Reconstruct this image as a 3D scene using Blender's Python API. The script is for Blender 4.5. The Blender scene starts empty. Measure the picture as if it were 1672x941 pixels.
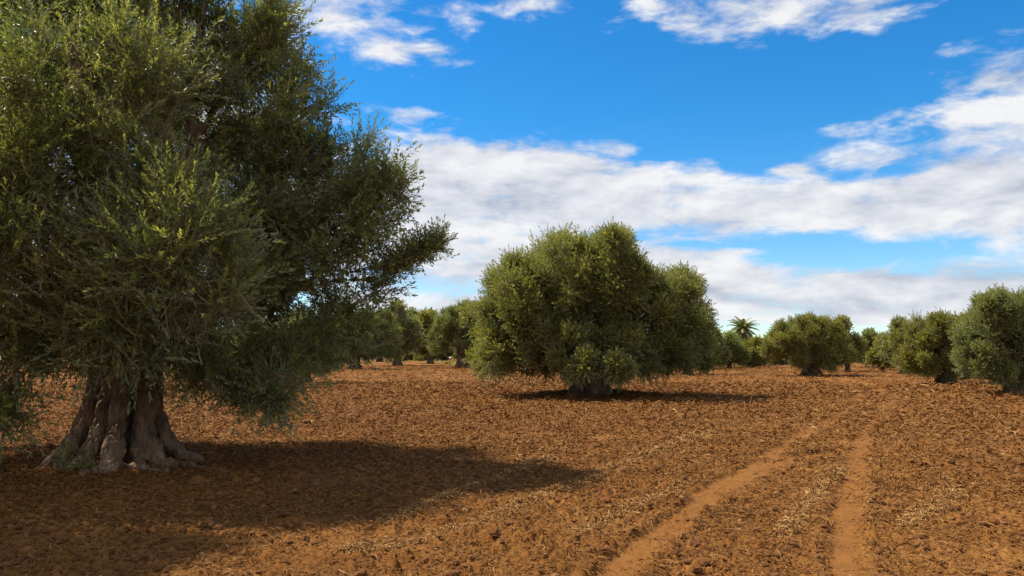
import bpy, math
import numpy as np
from mathutils import Vector

scene = bpy.context.scene
COL = scene.collection
R = math.radians

# ------------------------------------------------------------------ camera numbers
FPX, CX, CY = 1312.0, 836.0, 470.5           # focal length and centre in photo pixels
PITCH = R(5.0)
CAM_Z = 1.62
SUN_ELEV = R(57.0)
SUN_AZ = R(-70.0)                            # from +Y (view direction), negative = left
TO_SUN = Vector((math.sin(SUN_AZ) * math.cos(SUN_ELEV), math.cos(SUN_AZ) * math.cos(SUN_ELEV), math.sin(SUN_ELEV)))


def ray(px, py):
    a, b = (px - CX) / FPX, (CY - py) / FPX
    return np.array([a, math.cos(PITCH) - b * math.sin(PITCH), math.sin(PITCH) + b * math.cos(PITCH)])


def at(px, py, depth):
    """point seen at a photo pixel at a given distance along the view axis"""
    return np.array([0, 0, CAM_Z]) + ray(px, py) * depth


# ------------------------------------------------------------------ numpy noise
def _h(ix, iy, iz, seed):
    n = (ix.astype(np.int64) * 374761393 + iy.astype(np.int64) * 668265263 + iz * 2147483647 + seed * 1274126177) & 0xFFFFFFFF
    n = ((n ^ (n >> 13)) * 1274126177) & 0xFFFFFFFF
    n = ((n ^ (n >> 15)) * 2246822519) & 0xFFFFFFFF
    return ((n ^ (n >> 16)) & 0xFFFFFF).astype(np.float32) / np.float32(0xFFFFFF)


def vnoise2(x, y, seed=0):
    ix, iy = np.floor(x), np.floor(y)
    fx, fy = (x - ix).astype(np.float32), (y - iy).astype(np.float32)
    fx = fx * fx * fx * (fx * (fx * 6 - 15) + 10)
    fy = fy * fy * fy * (fy * (fy * 6 - 15) + 10)
    a, b = _h(ix, iy, 0, seed), _h(ix + 1, iy, 0, seed)
    c, d = _h(ix, iy + 1, 0, seed), _h(ix + 1, iy + 1, 0, seed)
    return (a + (b - a) * fx) * (1 - fy) + (c + (d - c) * fx) * fy


def fbm2(x, y, octs, seed=0, gain=0.5):
    s, amp, tot = 0, 1.0, 0
    ca, sa = math.cos(0.6), math.sin(0.6)
    for o in range(octs):
        s = s + amp * (vnoise2(x, y, seed + o * 17) - 0.5)
        tot += amp
        x, y = (ca * x - sa * y) * 2.03 + 11.3, (sa * x + ca * y) * 2.03 + 5.7
        amp *= gain
    return s / tot


def vnoise3(p, seed=0):
    i = np.floor(p)
    f = p - i
    f = f * f * (3 - 2 * f)
    r = 0
    for dz in (0, 1):
        for dy in (0, 1):
            for dx in (0, 1):
                w = (f[:, 0] if dx else 1 - f[:, 0]) * (f[:, 1] if dy else 1 - f[:, 1]) * (f[:, 2] if dz else 1 - f[:, 2])
                r = r + w * _h(i[:, 0] + dx, i[:, 1] + dy, (i[:, 2] + dz).astype(np.int64), seed)
    return r


def clods2(x, y, cell, seed, cover):
    """rounded lumps scattered on a jittered grid: 0 between them, up to 1 on top"""
    gx, gy = x / cell, y / cell
    ix, iy = np.floor(gx), np.floor(gy)
    best = np.zeros(len(x), np.float32)
    for dx in (-1, 0, 1):
        for dy in (-1, 0, 1):
            cx, cy = ix + dx, iy + dy
            a, b = _h(cx, cy, 1, seed), _h(cx, cy, 2, seed)
            rr = 0.22 + 0.45 * _h(cx, cy, 3, seed)
            on = _h(cx, cy, 4, seed) < cover
            ex, ey = gx - cx - a, gy - cy - b
            th = 3.14 * _h(cx, cy, 5, seed)
            c, s = np.cos(th), np.sin(th)
            ux, uy = c * ex + s * ey, (c * ey - s * ex) * 1.5
            q = 1 - (ux * ux + uy * uy) / (rr * rr)
            v = np.where(on & (q > 0), np.sqrt(np.maximum(q, 0)) * rr * 1.6, 0)
            best = np.maximum(best, v)
    return best


# ------------------------------------------------------------------ ground shape
MOUNDS = []                                  # (x, y, height, radius)


def macro(x, y):
    t = y - 40.0
    raw = 0.008 * (np.sqrt(t * t + 225.0) + t) / 2
    z = 1.5 * np.tanh(raw / 1.5)
    r = np.sqrt(x * x + y * y)
    z = z + 0.05 * fbm2(x / 7.0, y / 7.0, 2, 5) * np.clip((r - 3) / 6, 0, 1)
    for mx, my, h, rad in MOUNDS:
        z = z + h * np.exp(-((x - mx) ** 2 + (y - my) ** 2) / (rad * rad))
    return z


def on_ground(px, py):
    d = ray(px, py)
    t = 3.0 * 1.002 ** np.arange(2400)
    p = np.array([[0, 0, CAM_Z]]) + d[None] * t[:, None]
    k = np.argmax(p[:, 2] < macro(p[:, 0], p[:, 1]))
    return p[k]


# wheel tracks, traced on the ground (photo pixels), with half widths in metres
TRACK_PX = [
    ([(960, 975), (1040, 905), (1120, 840), (1180, 795), (1235, 760), (1290, 722), (1345, 692), (1395, 664), (1405, 648), (1385, 630), (1340, 618)], 0.14),
    ([(1160, 812), (1205, 783), (1255, 762), (1310, 749), (1360, 743), (1402, 742), (1450, 738)], 0.20),
    ([(1392, 985), (1380, 900), (1384, 830), (1392, 770), (1403, 725), (1420, 694), (1447, 664), (1462, 652)], 0.13),
    ([(1462, 652), (1440, 640), (1405, 627), (1360, 617)], 0.22),
]
STRAW_ROWS_PX = [
    ([(560, 905), (740, 868), (850, 828), (960, 785), (1080, 735), (1160, 708)], 0.10),
    ([(940, 880), (1010, 843), (1070, 815), (1115, 790)], 0.10),
    ([(1275, 880), (1310, 838), (1345, 795), (1368, 765)], 0.09),
    ([(1480, 860), (1520, 830), (1560, 800)], 0.10),
    ([(620, 860), (760, 800), (900, 750)], 0.09),
]
FURROWS_PX = [
    ([(0, 716), (120, 706), (300, 690), (470, 676), (640, 663), (760, 650)], 0.12),
    ([(440, 700), (600, 672), (730, 655), (860, 640)], 0.12),
    ([(0, 690), (100, 683), (240, 672)], 0.12),
    ([(270, 742), (420, 722), (560, 706), (700, 690)], 0.12),
]


def smooth_line(pts, per=6):
    pts = np.array(pts)
    P = np.vstack([2 * pts[0] - pts[1], pts, 2 * pts[-1] - pts[-2]])
    out = []
    for i in range(1, len(P) - 2):
        for k in range(per):
            t = k / per
            out.append(0.5 * (2 * P[i] + (P[i + 1] - P[i - 1]) * t + (2 * P[i - 1] - 5 * P[i] + 4 * P[i + 1] - P[i + 2]) * t * t
                              + (3 * P[i] - P[i - 1] - 3 * P[i + 1] + P[i + 2]) * t ** 3))
    out.append(P[-2])
    return np.array(out)


def to_ground_lines(specs, per=3):
    return [(smooth_line([on_ground(*q)[:2] for q in pts], per), w) for pts, w in specs]


def line_dist(x, y, line):
    d = np.full(len(x), 1e9, np.float32)
    for a, b in zip(line[:-1], line[1:]):
        e = b - a
        L2 = float(e @ e) + 1e-9
        t = np.clip(((x - a[0]) * e[0] + (y - a[1]) * e[1]) / L2, 0, 1)
        d = np.minimum(d, (x - a[0] - t * e[0]) ** 2 + (y - a[1] - t * e[1]) ** 2)
    return np.sqrt(d)


# ------------------------------------------------------------------ mesh helpers
def link(name, me, parent=None):
    o = bpy.data.objects.new(name, me)
    COL.objects.link(o)
    if parent is not None:
        o.parent = parent
    return o


def mesh_np(name, verts, tris=None, quads=None, mats=(), tri_mat=None, quad_mat=None, attr=None, smooth=False):
    me = bpy.data.meshes.new(name)
    nt = 0 if tris is None else len(tris)
    nq = 0 if quads is None else len(quads)
    me.vertices.add(len(verts))
    me.vertices.foreach_set('co', np.ascontiguousarray(verts, np.float32).ravel())
    loops = []
    if nt:
        loops.append(np.ascontiguousarray(tris, np.int32).ravel())
    if nq:
        loops.append(np.ascontiguousarray(quads, np.int32).ravel())
    loops = np.concatenate(loops)
    me.loops.add(len(loops))
    me.loops.foreach_set('vertex_index', loops)
    me.polygons.add(nt + nq)
    starts = np.concatenate([np.arange(nt) * 3, nt * 3 + np.arange(nq) * 4]).astype(np.int32)
    me.polygons.foreach_set('loop_start', starts)
    for m in mats:
        me.materials.append(m)
    mi = np.zeros(nt + nq, np.int32)
    if tri_mat is not None:
        mi[:nt] = tri_mat
    if quad_mat is not None:
        mi[nt:] = quad_mat
    me.polygons.foreach_set('material_index', mi)
    for nm, dom, val in (attr or ()):
        a = me.attributes.new(nm, 'FLOAT', dom)
        a.data.foreach_set('value', np.ascontiguousarray(val, np.float32))
    me.update(calc_edges=True)
    me.polygons.foreach_set('use_smooth', np.full(nt + nq, smooth, bool))
    return me


def norm(v):
    return v / np.maximum(np.linalg.norm(v, axis=-1, keepdims=True), 1e-9)


def tag(o, label=None, cat=None, group=None, kind=None):
    for k, v in (('label', label), ('category', cat), ('group', group), ('kind', kind)):
        if v:
            o[k] = v
    return o


# ------------------------------------------------------------------ materials
def new_mat(name):
    m = bpy.data.materials.new(name)
    m.use_nodes = True
    nt = m.node_tree
    return m, nt, nt.nodes['Principled BSDF'], nt.nodes['Material Output']


def nd(nt, typ, **kw):
    n = nt.nodes.new(typ)
    for k, v in kw.items():
        if k in n.inputs.keys() if isinstance(k, str) else False:
            n.inputs[k].default_value = v
        else:
            setattr(n, k, v)
    return n


def ramp(nt, src, stops):
    r = nt.nodes.new('ShaderNodeValToRGB')
    el = r.color_ramp.elements
    while len(el) < len(stops):
        el.new(0.5)
    for e, (p, c) in zip(el, stops):
        e.position = p
        e.color = (*c, 1)
    nt.links.new(src, r.inputs[0])
    return r.outputs[0]


def leaf_material(name, dark, mid, young, under, trans=0.42):
    m, nt, bs, out = new_mat(name)
    a = nd(nt, 'ShaderNodeAttribute', attribute_name='tint')
    top = ramp(nt, a.outputs['Fac'], [(0.0, dark), (0.55, mid), (1.0, young)])
    geo = nt.nodes.new('ShaderNodeNewGeometry')
    mx = nd(nt, 'ShaderNodeMix', data_type='RGBA')
    nt.links.new(geo.outputs['Backfacing'], mx.inputs['Factor'])
    nt.links.new(top, mx.inputs['A'])
    mx.inputs['B'].default_value = (*under, 1)
    nt.links.new(mx.outputs['Result'], bs.inputs['Base Color'])
    bs.inputs['Roughness'].default_value = 0.42
    bs.inputs['Specular IOR Level'].default_value = 0.45
    tr = nt.nodes.new('ShaderNodeBsdfTranslucent')
    hs = nd(nt, 'ShaderNodeHueSaturation')
    hs.inputs['Saturation'].default_value = 1.25
    hs.inputs['Value'].default_value = 1.5
    nt.links.new(top, hs.inputs['Color'])
    nt.links.new(hs.outputs[0], tr.inputs['Color'])
    ms = nt.nodes.new('ShaderNodeMixShader')
    ms.inputs[0].default_value = trans
    nt.links.new(bs.outputs[0], ms.inputs[1])
    nt.links.new(tr.outputs[0], ms.inputs[2])
    nt.links.new(ms.outputs[0], out.inputs['Surface'])
    return m


LEAF = leaf_material('olive_leaf', (0.064, 0.090, 0.031), (0.160, 0.188, 0.052), (0.33, 0.35, 0.115), (0.27, 0.30, 0.19))
LEAF_YELLOW = leaf_material('olive_leaf_yellowish', (0.09, 0.105, 0.028), (0.185, 0.190, 0.044), (0.36, 0.33, 0.08), (0.23, 0.25, 0.13))
LEAF_GREY = leaf_material('olive_leaf_greyish', (0.078, 0.098, 0.038), (0.17, 0.186, 0.058), (0.37, 0.36, 0.115), (0.29, 0.32, 0.22))
LEAF_OLIVE = leaf_material('olive_leaf_yellow_green', (0.078, 0.100, 0.031), (0.178, 0.196, 0.050), (0.36, 0.35, 0.10), (0.28, 0.30, 0.18))  # lighter yellow-olive leaf tone for the centre tree
WEED = leaf_material('weed_blade', (0.10, 0.10, 0.03), (0.20, 0.165, 0.045), (0.34, 0.26, 0.08), (0.24, 0.20, 0.07))
PALM = leaf_material('palm_leaf', (0.085, 0.105, 0.04), (0.165, 0.185, 0.06), (0.32, 0.27, 0.10), (0.22, 0.24, 0.12), 0.25)


def bark_material(name, c0, c1, c2, sc=1.0):
    m, nt, bs, out = new_mat(name)
    tc = nt.nodes.new('ShaderNodeTexCoord')
    mp = nd(nt, 'ShaderNodeMapping')
    mp.inputs['Scale'].default_value = (14 * sc, 14 * sc, 3.2 * sc)
    nt.links.new(tc.outputs['Object'], mp.inputs[0])
    n1 = nd(nt, 'ShaderNodeTexNoise', Scale=1.0, Detail=8.0, Roughness=0.65)
    nt.links.new(mp.outputs[0], n1.inputs['Vector'])
    n2 = nd(nt, 'ShaderNodeTexNoise', Scale=3.0 * sc, Detail=5.0)
    nt.links.new(tc.outputs['Object'], n2.inputs['Vector'])
    ad = nd(nt, 'ShaderNodeMath', operation='ADD')
    sb = nd(nt, 'ShaderNodeMath', operation='MULTIPLY')
    sb.inputs[1].default_value = 0.5
    nt.links.new(n1.outputs[0], ad.inputs[0])
    nt.links.new(n2.outputs[0], ad.inputs[1])
    nt.links.new(ad.outputs[0], sb.inputs[0])
    c = ramp(nt, sb.outputs[0], [(0.36, c0), (0.5, c1), (0.66, c2)])
    nt.links.new(c, bs.inputs['Base Color'])
    bs.inputs['Roughness'].default_value = 0.9
    bs.inputs['Specular IOR Level'].default_value = 0.2
    vo = nd(nt, 'ShaderNodeTexVoronoi', feature='DISTANCE_TO_EDGE', Scale=1.6)
    mp2 = nd(nt, 'ShaderNodeMapping')
    mp2.inputs['Scale'].default_value = (16 * sc, 16 * sc, 5 * sc)
    nt.links.new(tc.outputs['Object'], mp2.inputs[0])
    nt.links.new(mp2.outputs[0], vo.inputs['Vector'])
    ml = nd(nt, 'ShaderNodeMath', operation='MULTIPLY_ADD')
    ml.inputs[1].default_value = 0.6
    nt.links.new(vo.outputs['Distance'], ml.inputs[0])
    nt.links.new(n1.outputs[0], ml.inputs[2])
    bp = nd(nt, 'ShaderNodeBump', Strength=0.9, Distance=0.03)
    nt.links.new(ml.outputs[0], bp.inputs['Height'])
    nt.links.new(bp.outputs[0], bs.inputs['Normal'])
    return m


BARK = bark_material('olive_bark', (0.0484, 0.0295, 0.0187), (0.1760, 0.1189, 0.0780), (0.3168, 0.2296, 0.1638))
BARK_DARK = bark_material('olive_bark_dark', (0.0490, 0.0364, 0.0264), (0.1260, 0.0910, 0.0660), (0.2380, 0.1820, 0.1320), 0.6)
TWIG, _nt, _bs, _o = new_mat('olive_twig')
_bs.inputs['Base Color'].default_value = (0.19, 0.14, 0.07, 1)
_bs.inputs['Roughness'].default_value = 0.8


def soil_material():
    m, nt, bs, out = new_mat('tilled_red_soil')
    tc = nt.nodes.new('ShaderNodeTexCoord')
    P = tc.outputs['Object']
    big = nd(nt, 'ShaderNodeTexNoise', Scale=0.35, Detail=4.0, Roughness=0.6)
    med = nd(nt, 'ShaderNodeTexNoise', Scale=5.0, Detail=8.0, Roughness=0.7)
    fin = nd(nt, 'ShaderNodeTexNoise', Scale=45.0, Detail=5.0, Roughness=0.75)
    for n in (big, med, fin):
        nt.links.new(P, n.inputs['Vector'])
    ad = nd(nt, 'ShaderNodeMath', operation='MULTIPLY_ADD')
    ad.inputs[1].default_value = 0.8
    nt.links.new(big.outputs[0], ad.inputs[0])
    m2 = nd(nt, 'ShaderNodeMath', operation='MULTIPLY_ADD')
    m2.inputs[1].default_value = 0.65
    nt.links.new(med.outputs[0], m2.inputs[0])
    nt.links.new(m2.outputs[0], ad.inputs[2])
    m3 = nd(nt, 'ShaderNodeMath', operation='MULTIPLY')
    m3.inputs[1].default_value = 0.25
    nt.links.new(fin.outputs[0], m3.inputs[0])
    nt.links.new(m3.outputs[0], m2.inputs[2])
    col = ramp(nt, ad.outputs[0], [(0.64, (0.0710, 0.0289, 0.0075)), (0.82, (0.1539, 0.0639, 0.0153)), (1.0, (0.2426, 0.1137, 0.0305))])
    at_ = nd(nt, 'ShaderNodeAttribute', attribute_name='rut')
    mx = nd(nt, 'ShaderNodeMix', data_type='RGBA')
    nt.links.new(at_.outputs['Fac'], mx.inputs['Factor'])
    nt.links.new(col, mx.inputs['A'])
    rc = ramp(nt, med.outputs[0], [(0.3, (0.1498, 0.0628, 0.0158)), (0.7, (0.2184, 0.0983, 0.0263))])
    nt.links.new(rc, mx.inputs['B'])
    nt.links.new(mx.outputs['Result'], bs.inputs['Base Color'])
    bs.inputs['Roughness'].default_value = 0.95
    bs.inputs['Specular IOR Level'].default_value = 0.12
    bp = nd(nt, 'ShaderNodeBump', Strength=0.7, Distance=0.02)
    nt.links.new(fin.outputs[0], bp.inputs['Height'])
    nt.links.new(bp.outputs[0], bs.inputs['Normal'])
    return m


SOIL = soil_material()


def tint_material(name, stops, rough=0.9):
    m, nt, bs, out = new_mat(name)
    a = nd(nt, 'ShaderNodeAttribute', attribute_name='tint')
    nt.links.new(ramp(nt, a.outputs['Fac'], stops), bs.inputs['Base Color'])
    bs.inputs['Roughness'].default_value = rough
    bs.inputs['Specular IOR Level'].default_value = 0.15
    return m


STRAW = tint_material('dry_straw', [(0, (0.1295, 0.0558, 0.0151)), (0.6, (0.2180, 0.1037, 0.0310)), (1, (0.4015, 0.2513, 0.1055))])
CLOD = tint_material('soil_clod', [(0, (0.0727, 0.0321, 0.0117)), (0.6, (0.1453, 0.0625, 0.0205)), (1, (0.2471, 0.1144, 0.0405))])


# ------------------------------------------------------------------ sprigs, crowns
def sprig_template(rng, pairs, narrow, spread, L=5.0):
    """unit sprig: leaf length 1, axis +Z, about 5 long. returns leaf verts (n,4,3), leaf age"""
    bend = rng.normal(0, 0.25, 2)
    leaves, age = [], []
    for k in range(pairs + 1):
        t = (k + 0.4) / pairs
        for s in ((0, 1) if k < pairs else (0, 1, 2)):
            az = k * 1.57 + s * (math.pi if k < pairs else 2.1) + rng.normal(0, 0.35)
            z = L * min(t, 1.0)
            p = np.array([bend[0] * t * t, bend[1] * t * t, z])
            a = spread * (1.1 - 0.6 * t) + rng.normal(0, 0.14)
            rad = np.array([math.cos(az), math.sin(az), 0])
            ax = np.array([0, 0, 1.0])
            d = ax * math.cos(a) + rad * math.sin(a)
            n = ax * math.sin(a) - rad * math.cos(a)
            w = np.cross(d, n)
            l = rng.uniform(0.75, 1.2) * (0.75 if t > 0.9 else 1.0)
            ww = narrow * rng.uniform(0.85, 1.2) * 0.5
            droop = rng.uniform(-0.02, 0.14)
            leaves.append([p, p + d * l * 0.48 + w * ww + n * 0.03, p + d * l - n * droop * l, p + d * l * 0.48 - w * ww + n * 0.03])
            age.append(min(t, 1.0))
    return np.array(leaves, np.float32), np.array(age, np.float32)


def tri_tubes(P, Rd):
    """thin three sided tubes. P (n,k,3), Rd (n,k) -> verts, quads"""
    n, k, _ = P.shape
    d = norm(P[:, -1] - P[:, 0])
    ref = np.where(np.abs(d[:, 2:3]) > 0.9, np.array([[1.0, 0, 0]]), np.array([[0, 0, 1.0]]))
    u = norm(np.cross(d, ref))
    v = np.cross(d, u)
    V = np.zeros((n, k, 3, 3), np.float32)
    for j in range(3):
        a = j * 2.0944
        V[:, :, j] = P + (u[:, None] * math.cos(a) + v[:, None] * math.sin(a)) * Rd[:, :, None]
    idx = np.arange(n * k * 3).reshape(n, k, 3)
    Q = []
    for j in range(3):
        j2 = (j + 1) % 3
        Q.append(np.stack([idx[:, :-1, j], idx[:, :-1, j2], idx[:, 1:, j2], idx[:, 1:, j]], -1).reshape(-1, 4))
    return V.reshape(-1, 3), np.concatenate(Q)


def crown_mesh(name, lobes, rng, leaf=0.07, narrow=0.27, spread=0.85, cover=1.7, m=7, pairs=8, axis=5.0, mat=None, weep_z=None, hole=0.30, up=0.45, n_sub=13, wild=0.08):
    """leafy crown: lobes (x, y, z, r) carry smaller clumps, clumps carry shoots, shoots carry sprigs of single leaves"""
    lobes = np.array(lobes, float)[:, :4]
    sl = leaf * axis
    tmpl = [sprig_template(rng, pairs + (w % 3) - 1, narrow, spread, axis) for w in range(6)]
    per = m * np.mean([len(t[1]) for t in tmpl])
    tips, dirs, lens, tints = [], [], [], []
    ga = 2.399963
    for i, (x, y, z, r) in enumerate(lobes):
        c = np.array([x, y, z])
        total = max(5, int(cover * 4 * math.pi * r * r / (leaf * leaf * narrow * 0.5) / per))
        k = np.arange(n_sub) + 0.5
        ph = np.arccos(1 - 2 * k / n_sub); th = ga * k + rng.uniform(0, 6.28)
        su = norm(np.stack([np.cos(th) * np.sin(ph), np.sin(th) * np.sin(ph), np.cos(ph)], 1) + rng.normal(0, 0.22, (n_sub, 3)))
        sc_ = c + su * (r * rng.uniform(0.50, 0.80, n_sub))[:, None]
        sr_ = r * rng.uniform(0.24, 0.42, n_sub)
        on = vnoise3(sc_ / (r * 0.6) + i * 7.3, 91) > hole
        for j, o in enumerate(lobes):
            if j != i:
                dd = np.linalg.norm(sc_ - o[:3], axis=1) / o[3]
                on &= ~((dd < 0.62) & (rng.random(n_sub) < 0.75))
        wgt = sr_ ** 2
        cnt = np.maximum(3, (total * wgt / wgt.sum()).astype(int))
        for q in np.where(on)[0]:
            n = cnt[q]
            u = norm(rng.normal(0, 1, (n, 3)) + su[q] * 0.75 + np.array([0, 0, 0.25]))
            tip = sc_[q] + u * (sr_[q] * rng.uniform(0.6, 1.12, n) ** 0.7)[:, None]
            far = rng.random(n) < wild
            tip[far] += (u[far] + np.array([0, 0, 0.35])) * (sr_[q] * rng.uniform(0.3, 0.9, far.sum()))[:, None]
            upv = np.zeros((n, 3)); upv[:, 2] = rng.uniform(0.0, 2.0, n) * up
            if weep_z is not None:
                hang = (tip[:, 2] < weep_z + rng.normal(0, 0.2, n)) & (rng.random(n) < 0.75)
                upv[hang, 2] = -rng.uniform(0.4, 1.3, hang.sum())
            d = norm(u * 0.8 + su[q] * 0.25 + upv + rng.normal(0, 0.3, (n, 3)))
            tips.append(tip); dirs.append(d)
            lens.append(np.maximum(sr_[q] * rng.uniform(0.75, 1.25, n), sl * 0.8) * np.where(far, 1.4, 1.0))
            tints.append(np.full(n, rng.normal(0, 0.13)))
    tip, d, L, ct = map(np.concatenate, (tips, dirs, lens, tints))
    n = len(tip)
    sh_t = rng.normal(0, 0.09, n) + ct
    base = tip - d * L[:, None]
    sag = rng.normal(0, 0.07, (n, 3)) * L[:, None]
    ref = np.where(np.abs(d[:, 2:3]) > 0.9, np.array([[1.0, 0, 0]]), np.array([[0, 0, 1.0]]))
    e1 = norm(np.cross(d, ref)); e2 = np.cross(d, e1)
    pos, sd, sc, st = [], [], [], []
    for j in range(m):
        t = 0.10 + 0.80 * j / max(1, m - 1) + rng.normal(0, 0.03, n)
        phi = j * 2.4 + rng.uniform(0, 0.7, n) + tip[:, 0] * 31
        rad = e1 * np.cos(phi)[:, None] + e2 * np.sin(phi)[:, None]
        p = base + d * (L * t)[:, None] + sag * (4 * t * (1 - t))[:, None]
        k = 1.0 - 0.45 * j / m
        s = norm(d * 0.75 + rad * k + np.array([0, 0, 0.12]) + rng.normal(0, 0.14, (n, 3))) if j < m - 1 else norm(d + rng.normal(0, 0.1, (n, 3)))
        pos.append(p); sd.append(s); sc.append(leaf * rng.uniform(0.7, 1.15, n)); st.append(sh_t + rng.normal(0, 0.06, n))
    pos, sd, sc, st = map(np.concatenate, (pos, sd, sc, st))
    N = len(pos)
    rf = norm(rng.normal(0, 1, (N, 3)))
    ux = norm(np.cross(sd, rf)); uy = np.cross(sd, ux)
    which = rng.integers(0, 6, N)
    Vs, tint = [], []
    for w in range(6):
        lv, age = tmpl[w]
        s = which == w
        if not s.any():
            continue
        Mx = np.stack([ux[s], uy[s], sd[s]], 1) * sc[s][:, None, None]
        V = (lv.reshape(-1, 3) @ Mx.astype(np.float32)) + pos[s][:, None, :].astype(np.float32)
        Vs.append(V.reshape(-1, 3))
        tt = 0.42 + st[s][:, None] + 0.55 * (age[None] - 0.55) + rng.normal(0, 0.07, (s.sum(), len(age)))
        tint.append(np.clip(tt, 0, 1).ravel())
    V = np.concatenate(Vs)
    tint = np.concatenate(tint)
    nl = len(V) // 4
    b = np.arange(nl, dtype=np.int32)[:, None] * 4
    tris = np.concatenate([b + np.array([[0, 1, 2]], np.int32), b + np.array([[0, 2, 3]], np.int32)], 1).reshape(-1, 3)
    ftint = np.repeat(tint, 2)
    ts = np.linspace(0, 1, 4)
    P = base[:, None] + d[:, None] * (L[:, None] * ts)[:, :, None] + sag[:, None] * (4 * ts * (1 - ts))[None, :, None]
    tv, tq = tri_tubes(P, np.outer(np.ones(n), np.array([0.10, 0.08, 0.055, 0.03]) * leaf))
    P2 = np.stack([pos, pos + sd * (sc * axis * 0.92)[:, None]], 1)
    tv2, tq2 = tri_tubes(P2, np.outer(np.ones(N), np.array([0.035, 0.018]) * leaf))
    verts = np.concatenate([V, tv, tv2])
    quads = np.concatenate([tq + len(V), tq2 + len(V) + len(tv)])
    return mesh_np(name, verts, tris, quads, (mat, TWIG), 0, 1,
                   attr=[('tint', 'FACE', np.concatenate([ftint, np.full(len(quads), 0.3)]))]), nl


# ------------------------------------------------------------------ trunks
def tube(path, radii, sides=10):
    P = smooth_line(path, 5)
    rr = np.interp(np.linspace(0, 1, len(P)), np.linspace(0, 1, len(radii)), radii)
    V, F = [], []
    t = norm(np.gradient(P, axis=0))
    u = None
    for k in range(len(P)):
        ref = np.array([1.0, 0, 0]) if u is None else u
        u = ref - t[k] * (ref @ t[k])
        if np.linalg.norm(u) < 1e-3:
            u = np.cross(t[k], [0, 1.0, 0])
        u = u / np.linalg.norm(u)
        v = np.cross(t[k], u)
        for j in range(sides):
            a = 2 * math.pi * j / sides
            V.append(P[k] + (u * math.cos(a) + v * math.sin(a)) * rr[k])
    n = len(P)
    for k in range(n - 1):
        for j in range(sides):
            j2 = (j + 1) % sides
            F.append((k * sides + j, k * sides + j2, (k + 1) * sides + j2, (k + 1) * sides + j))
    F.append(tuple(range(sides))[::-1])
    F.append(tuple((n - 1) * sides + j for j in range(sides)))
    return V, F


def fused(name, tubes, voxel, mat, rough=0.02, freq=6.0, seed=1, smooth_it=3, crack=0.0):
    V, F = [], []
    for path, radii in tubes:
        radii = [max(q, voxel * 0.8) for q in radii]
        v, f = tube(np.array(path, float), radii)
        o = len(V)
        V += v
        F += [tuple(i + o for i in q) for q in f]
    me = bpy.data.meshes.new(name)
    me.from_pydata([tuple(map(float, v)) for v in V], [], F)
    o = bpy.data.objects.new('temp', me)
    COL.objects.link(o)
    md = o.modifiers.new('r', 'REMESH')
    md.mode = 'VOXEL'; md.voxel_size = voxel; md.adaptivity = 0
    sm = o.modifiers.new('s', 'SMOOTH')
    sm.iterations = smooth_it; sm.factor = 0.5
    dg = bpy.context.evaluated_depsgraph_get()
    me2 = bpy.data.meshes.new_from_object(o.evaluated_get(dg))
    bpy.data.objects.remove(o)
    bpy.data.meshes.remove(me)
    n = len(me2.vertices)
    co = np.empty(n * 3, np.float32); me2.vertices.foreach_get('co', co); co = co.reshape(-1, 3)
    no = np.empty(n * 3, np.float32); me2.vertices.foreach_get('normal', no); no = no.reshape(-1, 3)
    s = np.array([freq, freq, freq * 0.28])
    h = (vnoise3(co * s, seed) - 0.5) + 0.5 * (vnoise3(co * s * 2.1 + 9, seed + 1) - 0.5) + 0.35 * (vnoise3(co * freq * 3.5 + 3, seed + 2) - 0.5)
    if crack:
        wq = co + 0.06 * (vnoise3(co * 5, seed + 7) - 0.5)[:, None]
        r1 = np.abs(vnoise3(wq * np.array([11.0, 11.0, 2.4]), seed + 8) - 0.5) * 2
        r2 = np.abs(vnoise3(wq * np.array([23.0, 23.0, 6.0]) + 4, seed + 9) - 0.5) * 2
        h = h - (crack / rough) * (np.exp(-(r1 / 0.16) ** 2) + 0.5 * np.exp(-(r2 / 0.2) ** 2))
        bl = np.maximum(0, vnoise3(co * np.array([4.5, 4.5, 3.5]) + 8, seed + 10) - 0.62) * 3
        h = h + bl * 0.6
    co = co + no * (h * rough)[:, None]
    me2.vertices.foreach_set('co', co.astype(np.float32).ravel())
    me2.materials.clear()
    me2.materials.append(mat)
    me2.name = name
    me2.polygons.foreach_set('use_smooth', np.ones(len(me2.polygons), bool))
    me2.update()
    return me2


def limbs_to(lobes, top, rng, r0, n_max=12):
    """bent limbs from the trunk head to the middle of some lobes"""
    out = []
    lobes = np.array(lobes)
    pick = np.argsort(-lobes[:, 3])[:n_max]
    for i in pick:
        c = lobes[i, :3]
        s = top[rng.integers(0, len(top))]
        v = c - s
        mid = s + v * 0.45 + np.array([0, 0, 0.18 * np.linalg.norm(v[:2])]) * -0.5 + rng.normal(0, 0.07, 3) * np.linalg.norm(v)
        q = s - np.array([0, 0, 0.35]) * (r0 / 0.14)
        out.append(([q, s, mid, c, c + v * 0.22 + rng.normal(0, 0.05, 3)], [r0 * 1.05, r0, r0 * 0.62, r0 * 0.34, r0 * 0.16]))
        for k in range(2):
            e = c + norm(rng.normal(0, 1, 3) + np.array([0, 0, 0.5])) * lobes[i, 3] * 0.75
            f = s + v * 0.62
            out.append(([mid, f + (mid - (s + v * 0.45)) * 0.6, (f + e) / 2 + rng.normal(0, 0.04, 3), e], [r0 * 0.45, r0 * 0.36, r0 * 0.24, r0 * 0.1]))
    return out


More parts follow.
